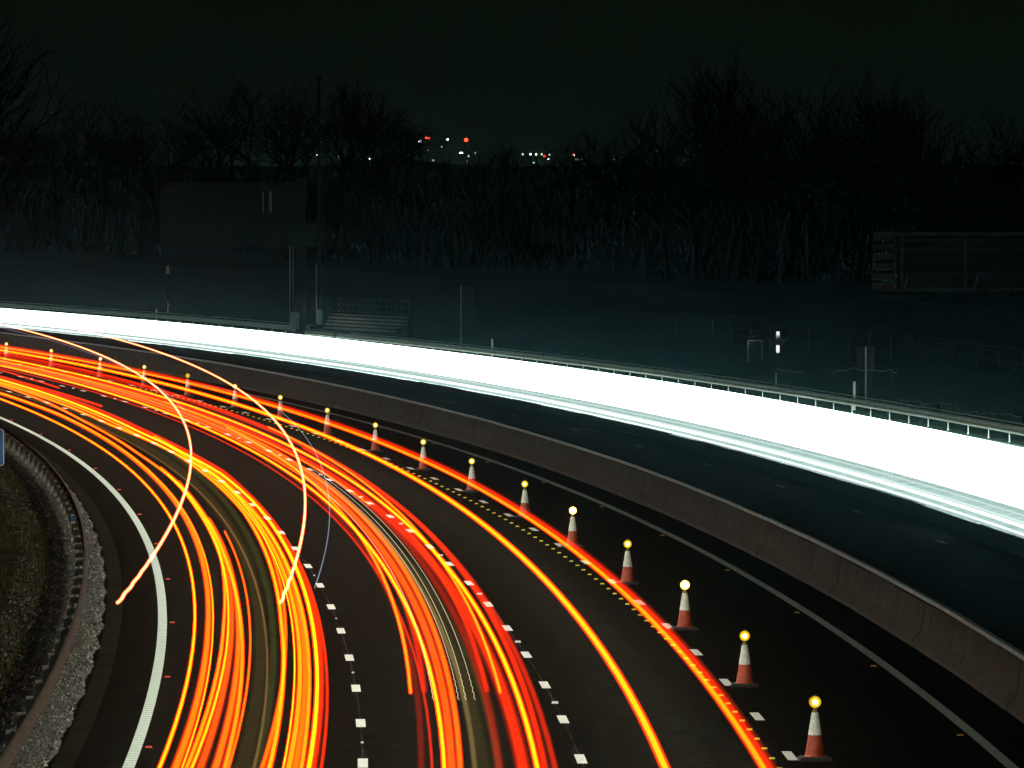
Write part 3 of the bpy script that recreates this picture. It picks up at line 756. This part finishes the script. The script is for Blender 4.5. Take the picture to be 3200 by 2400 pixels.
# steel cabinet outline
cb = empty("steel_cabinet", wpt(246, 30.5)); tag(cb, "dim steel cabinet frame standing on the bank left of the bright board", "cabinet")
mb = MB(); mb.box(0, 0, .5, .62, .5, .98); mb.build("body", M['dark_steel'], cb)
mb = MB()
for dx in (-.33, .33): mb.box(dx, -.27, .52, .02, .02, 1.04)
mb.box(0, -.27, 1.04, .68, .02, .02); mb.build("frame", M['galv'], cb)

# block retaining wall with railings above
rw = empty("retaining_wall", wpt(318, 30.2)); tag(rw, "dim retaining wall of pale concrete courses below a railing, right of the cantilever sign", "wall")
d = (Vector(pt(306, 30.2)) - Vector(pt(330, 30.2))); d.z = 0; d.normalize()
Yw = rw.location.y
A = Vector(pt(329.5, 30.2)); A.z = 0
ang = math.atan2(d.y, d.x)
Lw = 4.6
mb = MB(); mb2 = MB()
base = Vector(((1040 - 1600) / 22018 * 421, 421, 0)); end = Vector(((1272 - 1600) / 22018 * 408, 408, 0))
dv = end - base; Lw = dv.length; du = dv / Lw; ang = math.atan2(du.y, du.x)
def wall_pt(t, off=0): p = base + du * t; return Vector((p.x - rw.location.x - du.y * off, p.y - rw.location.y + du.x * off))
for row in range(5):
    ztop = 2.42 - .20 * row; t = -.3 * (row % 2) + .0
    if row == 0: h = .05
    else: h = .115
    t = 0.0; first = True
    while t < Lw - .15:
        L = min(random.choice((1.2, 1.5, 1.8, 1.8)) * 1.6 if row else 2.8, Lw - t)
        if row and t == 0.0: L = (.9, 1.4, 1.8, 1.1)[row - 1]
        c = wall_pt(t + L / 2, -.12 * row)
        mb.box(c.x, c.y, ztop - rw.location.z, L - .05, .3, h, rz=ang); t += L
mb.build("course", M['stone'], rw)
c = wall_pt(Lw / 2, .25); mb2.box(c.x, c.y, 1.55 - rw.location.z, Lw, .4, 1.7, rz=ang); mb2.build("backing", M['dark_steel'], rw)
rl = empty("railing", (rw.location.x, rw.location.y, rw.location.z)); tag(rl, "dark post railing on top of the block retaining wall", "railing")
mb = MB(); mb3 = MB()
nrail = 17
for k in range(nrail):
    c = wall_pt(-.45 + (Lw + .4) * k / (nrail - 1), .15); mb.box(c.x, c.y, 2.95 - rl.location.z, .05, .05, 1.1, rz=ang)
    for zq in (2.62, 3.0, 3.38):
        c2 = wall_pt(-.45 + (Lw + .4) * (k + .5) / (nrail - 1) - .03, .12)
        if k < nrail - 1: mb3.box(c2.x, c2.y, zq - rl.location.z, .16, .02, .05, rz=ang)
mb.build("upright", M['dark_steel'], rl); mb3.build("bracket", M['stone'], rl)

# sagging pale cables on stakes across the bank
def cable(label, pts3, n_seg, sag):
    e = empty("sagging_cable", pts3[0]); tag(e, label, "cable", "pale cables sagging between stakes on the bank")
    mb = MB(); P = []
    for a, b in zip(pts3, pts3[1:]):
        a, b = Vector(a), Vector(b)
        for q in range(6):
            f = q / 6; p = a.lerp(b, f); p.z -= sag * 4 * f * (1 - f); P.append(p - e.location)
    P.append(Vector(pts3[-1]) - e.location)
    mb.tube(P, .013, 5); mb.build("cable", M['cable'], e)
    for p in pts3:
        p = Vector(p); mb = MB(); gz = bank_z(p.x, p.y); mb.box(0, 0, 0, .05, .05, max(.1, p.z - gz + .08))
        st = mb.build("stake", M['dark_steel'], e); st.location = (p.x - e.location.x, p.y - e.location.y + .03, (p.z + gz) / 2 + .04 - e.location.z)
RAIL = [(6, 525), (387, 486), (783, 447), (1198, 407), (1639, 367), (2116, 327), (2644, 287), (2935, 267), (3250, 247), (3595, 226)]
def rail_y(x):
    for (a, ya), (b, yb) in zip(RAIL, RAIL[1:]):
        if x <= b: return ya + (yb - ya) * (x - a) / (b - a)
    return 226
def cpts(pl, dY):
    out = []
    for x, y in pl:
        Yd = rail_y(x) + dY; out.append(((x - 1600) / 22018 * Yd, Yd, 9.526 - (y - 609) / 22018 * Yd))
    return out
def q9(l): return [(2300 + x / 2.458, 900 + y / 2.458) for x, y in l]
cable("long bright sagging cable on the bank at the right edge", cpts(q9([(1245, 852), (1325, 865), (1412, 865), (1480, 890), (1580, 880), (1670, 888), (1740, 938), (1850, 950), (1890, 970), (1935, 950), (2020, 962), (2105, 965), (2200, 985)]), 12), 6, .05)
cable("dim sagging cable left of the bright board's post on the bank", cpts(q9([(240, 662), (330, 615), (400, 632), (520, 640)]), 22), 6, .06)
cable("dim sagging cable crossing behind the small square sign", cpts(q9([(725, 650), (765, 628), (905, 610), (1050, 625), (1190, 622), (1240, 645)]), 20), 6, .08)
cable("faint cable on the bank beside the short hooded pole", [((x - 1600) / 22018 * 500, 500, 9.526 - (y - 609) / 22018 * 500) for x, y in ((530, 985), (548, 972), (570, 990), (640, 975))], 6, .1)
cable("faint cable above the far left end of the white band", [((x - 1600) / 22018 * 520, 520, 9.526 - (y - 609) / 22018 * 520) for x, y in ((220, 958), (262, 952), (310, 946), (360, 950))], 6, .1)

aim_spot(255, 22.5, 1.6, (-9.1, 415, 2.0), 90000, 1.2)  # more added spots: wall, mast, cables, blue sign, marker post
aim_spot(270, 22.5, 1.6, (-12.6, 433, 2.6), 70000, 1.6)
aim_spot(110, 22, 2.4, (17.2, 262, 1.9), 40000, 4)
aim_spot(60, -8.4, 1.5, (-17.4, 235, 1.1), 60000, 1.3)
aim_spot(30, -8.0, 1.2, pt(109, -9.62, .45), 1800, 1.5)
# fence of stakes along the top of the bank
fn = empty("stake_fence", wpt(240, 33)); tag(fn, "dim wire fence with thin stakes along the dark bank", "fence")
s = 185.0; wires = []
while s < 300:
    p = wpt(s, 32.6) - fn.location; mb = MB(); mb.box(0, 0, .55, .06, .06, 1.1); o = mb.build("stake", M['dark_steel'], fn); o.location = p
    wires.append(p); s += 4.5
mb = MB()
for zq in (.5, .85, 1.05): mb.tube([w + Vector((0, 0, zq)) for w in wires], .008, 4)
mb.build("wire", M['dark_steel'], fn)

# gantry at the right edge
ga = empty("sign_gantry", (16.5, 262, bank_z(22, 262))); tag(ga, "dim horizontal motorway gantry with walkway entering from the right edge", "gantry")
def G(px, py, Y=262): return ((px - 1600) / 22018 * Y - ga.location.x, 0, 9.526 - (py - 609) / 22018 * Y - ga.location.z)
x0, _, z0 = G(2731, 912); x1, _, z1 = G(3560, 723)
W_ = x1 - x0
mb = MB(); mb.box((x0 + x1) / 2 + .4, .3, (z0 + z1) / 2, W_ - .8, .15, (z1 - z0) * .98); mb.build("sign_panel", M['dark_steel'], ga)
mb = MB()
for f in (0.04, .96): mb.box((x0 + x1) / 2, 0, z0 + (z1 - z0) * f, W_, .12, .14)
mb.box((x0 + x1) / 2, -.02, z0 + (z1 - z0) * .86, W_, .10, .05)
mb.box((x0 + x1) / 2, -.02, z0 + (z1 - z0) * .70, W_, .10, .04)
for k in range(5): mb.box(x0 + 1.05 + 2.35 * k, -.05, (z0 + z1) / 2, .09, .1, (z1 - z0) * .9)
for k in range(6): mb.box(x0 + .35, -.03, z0 + (z1 - z0) * (.1 + .16 * k), .75, .08, .24)
mb.build("truss", mat("gantry_steel", (.09, .10, .08), .6, .3, scale=3, col2=(.06, .07, .055)), ga)
mb = MB(); mb.box((x0 + x1) / 2 + .4, -.5, z0 + (z1 - z0) * .27, W_ - .8, .9, .05); mb.box((x0 + x1) / 2 + .4, -.95, z0 + (z1 - z0) * .285, W_ - .8, .04, .06)
for k in range(4): mb.tube([(x0 + 1.1 + 2.6 * k, 0, z0), (x0 + 1.2 + 2.6 * k, -.9, z0 + (z1 - z0) * .26)], .04, 5)
mb.build("walkway", M['dark_steel'], ga)
xm = x1 - .2; mb = MB(); mb.box(xm, .2, (z1 + .3) / 2, .6, .6, z1 + .3); mb.build("column", M['dark_steel'], ga)

# ------------------------------------------------------------------ bare winter trees
def make_tree(seed, H, spread, droop=0.0, levels=6, name="bare_tree"):
    r = random.Random(seed); root = empty(name); tk = MB(); cr = MB()
    def seg(mb, a, b, r0, r1, n): mb.tube([a, b], [r0, r1], n, cap=False)
    cnt = [0]
    def grow(p, d, L, rad, lv):
        cnt[0] += 1
        nseg = 3 if lv < 2 else 2
        q = Vector(p)
        for i in range(nseg):
            d2 = (d + Vector((r.gauss(0, .13), r.gauss(0, .13), r.gauss(.03, .08) - droop * lv * .03))).normalized()
            q2 = q + d2 * L / nseg
            seg(tk if lv == 0 else cr, q, q2, rad * (1 - .25 * i / nseg), rad * (1 - .25 * (i + 1) / nseg), 6 if lv < 2 else 3)
            d = d2; q = q2
            if lv >= 1 and lv < levels and i < nseg - 1:
                s_ = (d + Vector((r.gauss(0, .8), r.gauss(0, .8), r.gauss(.1, .4)))).normalized()
                grow(q, s_, L * r.uniform(.5, .72), rad * .45, lv + 1)
        if lv < levels:
            for k in range(3 if lv < 3 else 2):
                a = r.uniform(0, 6.28); sp = spread * (1 if lv else .9)
                s_ = (d + Vector((math.cos(a) * sp, math.sin(a) * sp, r.uniform(-.15, .35)))).normalized()
                grow(q, s_, L * r.uniform(.62, .85), max(.012, rad * .58), lv + 1)
    grow(Vector((0, 0, -.2)), Vector((0, 0, 1)), H * .27, H * .018, 0)
    tk.build("trunk", M['bark'], root); cr.build("crown", M['twig'], root)
    return root
protos = [make_tree(11, 16, .75), make_tree(12, 15, .9), make_tree(13, 18, .55), make_tree(14, 13, 1.0, .5), make_tree(15, 17, .7, -.4)]
used = [False] * len(protos)
def place_tree(px, ytop, Y, kind, label, group="bare trees behind the motorway", hscale=1.0):
    p = protos[kind]
    me_h = max(v.co.z for ch in p.children for v in ch.data.vertices)
    o = p if not used[kind] else copy_tree(p); used[kind] = True
    x = (px - 1600) / 22018 * Y; zb = bank_z(x, Y) if Y < 1200 else -1
    h = 9.526 + (609 - ytop) / 22018 * Y - zb; k = h / me_h
    o.location = (x, Y, zb); o.scale = (k * hscale, k * hscale, k); o.rotation_euler = (0, 0, random.uniform(0, 6.28))
    tag(o, label, "tree", group)
T = [(330, 265, 640, 1, "round bare tree crown at left against the night sky"), (170, 310, 660, 0, None), (60, 350, 640, 3, None), (470, 300, 650, 0, None),
     (740, 215, 600, 1, "tall bare tree left of the very tall thin pole"), (860, 200, 590, 0, None), (1000, 195, 600, 2, "bare tree reaching highest behind the very tall thin pole"), (1130, 235, 610, 1, None), (600, 330, 640, 3, None),
     (1270, 340, 760, 3, "small bare tree above the leftmost red distant lights"), (1180, 330, 640, 0, None), (1490, 440, 820, 0, None),
     (1585, 415, 800, 2, "narrow dark tree standing alone left of the row of distant lights"), (1790, 385, 820, 1, "small bare tree right of the row of distant lights"), (1860, 400, 800, 0, None),
     (2010, 330, 430, 4, None), (2090, 300, 420, 0, None), (2170, 255, 415, 4, "pointed bare tree left of the tallest crown"), (2260, 290, 410, 1, None), (2360, 120, 400, 2, "tallest bare tree crown right of the picture's centre"),
     (2440, 190, 405, 0, None), (2520, 230, 400, 4, None), (2610, 200, 390, 2, "slim bare tree right of the tallest crown"), (2700, 280, 385, 1, None), (2800, 270, 380, 4, None), (2900, 300, 370, 0, None),
     (2980, 255, 375, 2, None), (3080, 330, 360, 1, None), (3170, 360, 355, 3, "low bare tree at the right edge of the skyline"), (3260, 330, 350, 0, None), (1960, 420, 500, 3, None),
     (-30, 300, 700, 0, None), (2310, 200, 440, 4, None), (2560, 290, 430, 1, None), (920, 260, 650, 3, None), (250, 330, 700, 4, None), (400, 330, 700, 1, None)]
for px, yt, Y, k, lab in T:
    place_tree(px, yt, Y, k, lab or "leafless tree merging into the dark line of trees under the night sky")
place_tree(-330, -60, 330, 2, "bare tree whose twigs reach in at the top left corner")
# undergrowth below the trees
g = MB()
for k in range(42000):
    s = random.uniform(60, 620); o = random.uniform(46, 90)
    x, y, _ = pt(s, o); zb = bank_z(x, y); h = random.uniform(2, 6.5) * (1 if random.random() < .8 else 1.25)
    a = random.uniform(0, 6.28); w = random.uniform(.02, .07); hz = zb + random.uniform(0, h)
    i = len(g.v); g.v += [(x - w * math.cos(a), y - w * math.sin(a), hz - .5), (x + w * math.cos(a), y + w * math.sin(a), hz - .3), (x + random.gauss(0, .5), y + random.gauss(0, .5), hz + 1.1)]
    g.face((i, i+1, i+2))
tag(g.build("undergrowth", mat('undergrowth_stems', (.003, .0032, .0024), 1, 0, scale=2, col2=(.002, .002, .0015))), kind="stuff")

# ------------------------------------------------------------------ distant hills and their lights
g = MB(); prev = None; rh = random.Random(5)
for i in range(121):
    px = -400 + 4000 * i / 120; Y = 2600; x = (px - 1600) / 22018 * Y
    yt = 517 + 3 * math.sin(i * .35) + rh.uniform(-2, 2) - 14 * math.exp(-((px - 1250) / 180) ** 2)
    z = 9.526 + (609 - yt) / 22018 * Y
    row = [g.vert((x, Y - 900, -4)), g.vert((x, Y - 300, z * .55)), g.vert((x, Y, z)), g.vert((x, Y + 500, z * .7)), g.vert((x, Y + 1500, -4))]
    if prev:
        for k in range(4): g.face((prev[k], row[k], row[k+1], prev[k+1]))
    prev = row
tag(g.build("hills", M['land']), kind="structure")
WL = emis("white_lamp", (.75, 1, .85), 9, False); RL = emis("red_lamp", (1, .02, .01), 5, False); RH = emis("red_lamp_core", (1, .03, .01), 12, False); YL = emis("yellow_lamp", (.9, 1, .5), 3, False); DL = emis("dim_lamp", (.5, .8, .6), 1.0, False)
L_ = [(906, 305, WL, 9, "greenish white distant lamp left of the smaller red light"), (921, 298, RH, 6, "smaller red light on the far hill beside the white lamp"), (927, 298, RL, 4, "tiny red light just right of the smaller red light"),
      (967, 301, WL, 5, "white distant lamp midway between the two red lights"), (1007, 302, RH, 10, "largest red light on the far hill"), (994, 330, WL, 4, "left one of two close pale lamps below the largest red light"), (998.5, 330, WL, 4, "right one of two close pale lamps below the largest red light"),
      (735, 341, WL, 7, "pale lamp glimmering through branches right of the tall thin pole"), (732, 337, YL, 4, "small yellowish lamp touching the lamp behind the branches"), (799, 342, WL, 5, "lone pale lamp below the bare trees left of the red lights"), (685, 334, YL, 4, "small pale lamp on the tall thin pole's left side"),
      (1129, 333, YL, 4, "leftmost lamp in the even row on the horizon"), (1146, 333, WL, 4.5, "second lamp from the left in the even row"), (1158, 333, WL, 4.5, "third lamp from the left in the even row"), (1170, 333, YL, 4, "fourth lamp from the left in the even row"), (1187, 334, YL, 3.5, "rightmost lamp in the even row on the horizon"),
      (1176, 337, RL, 5, "red light in the even row of lamps"), (1185, 343, WL, 5, "pale lamp just below the right end of the even row"), (1153, 351, YL, 3, "tiny lamp below the middle of the even row"), (1238, 333, RL, 5, "red light right of the even row"), (1240.5, 335, WL, 3.5, "white lamp touching the right-hand red light"),
      (1243, 344, YL, 4, "left lamp of the low cluster"), (1249, 344, YL, 5, "middle lamp of the low cluster"), (1256, 344, YL, 4.5, "right lamp of the low cluster"), (1326, 344, YL, 3.5, "lone dim yellowish lamp right of the low cluster"),
      (1010, 348, DL, 4, "dim teal lamp low under the largest red light"), (936, 346, DL, 5, "dim lamp low under the smaller red light"), (925, 324, YL, 2.5, "faint lamp under the smaller red light"), (954, 317, YL, 2.5, "faint lamp under the midway white lamp"), (1027, 330, DL, 5, "dim lamp right of the two close pale lamps"),
      (1012, 337, DL, 6, "dim bluish lamp below the two close pale lamps"), (1477, 346, DL, 3, "very faint lamp far right on the horizon")]
for x_, y_, m, d, lab in L_:
    Y = 2450; X = (x_ * 1.4467 - 1600) / 22018 * Y; Zp = 9.526 - (y_ * 1.4467 - 609) / 22018 * Y
    e = empty("distant_lamp", (X, Y, 0)); zb = 10.0
    e.location.z = zb; tag(e, lab, "lamp", "lamps on the far hill")
    mb = MB(); mb.tube([(0, 0, -2), (0, 0, Zp - zb)], .08, 5); mb.build("pole", M['land'], e)
    r = d / 2 * 1.4467 / 22018 * Y * .72; mb = MB(); mb.lathe([(r * .4, Zp - zb - r), (r, Zp - zb - r * .5), (r, Zp - zb + r * .4), (r * .5, Zp - zb + r)], 10); mb.build("lantern", m, e)

# ------------------------------------------------------------------ night air
hz = MB(); hz.box(0, 2200, 68, 2600, 5200, 150)
hm_ = bpy.data.materials.new("haze"); hm_.use_nodes = True; ht = hm_.node_tree; ht.nodes.clear()
ho = ht.nodes.new("ShaderNodeOutputMaterial"); hv = ht.nodes.new("ShaderNodeVolumePrincipled")
hv.inputs["Color"].default_value = (.40, .90, 1.0, 1); hv.inputs["Density"].default_value = .0001; hv.inputs["Anisotropy"].default_value = 0.985
ht.links.new(hv.outputs[0], ho.inputs["Volume"])
tag(hz.build("haze", hm_), kind="stuff")
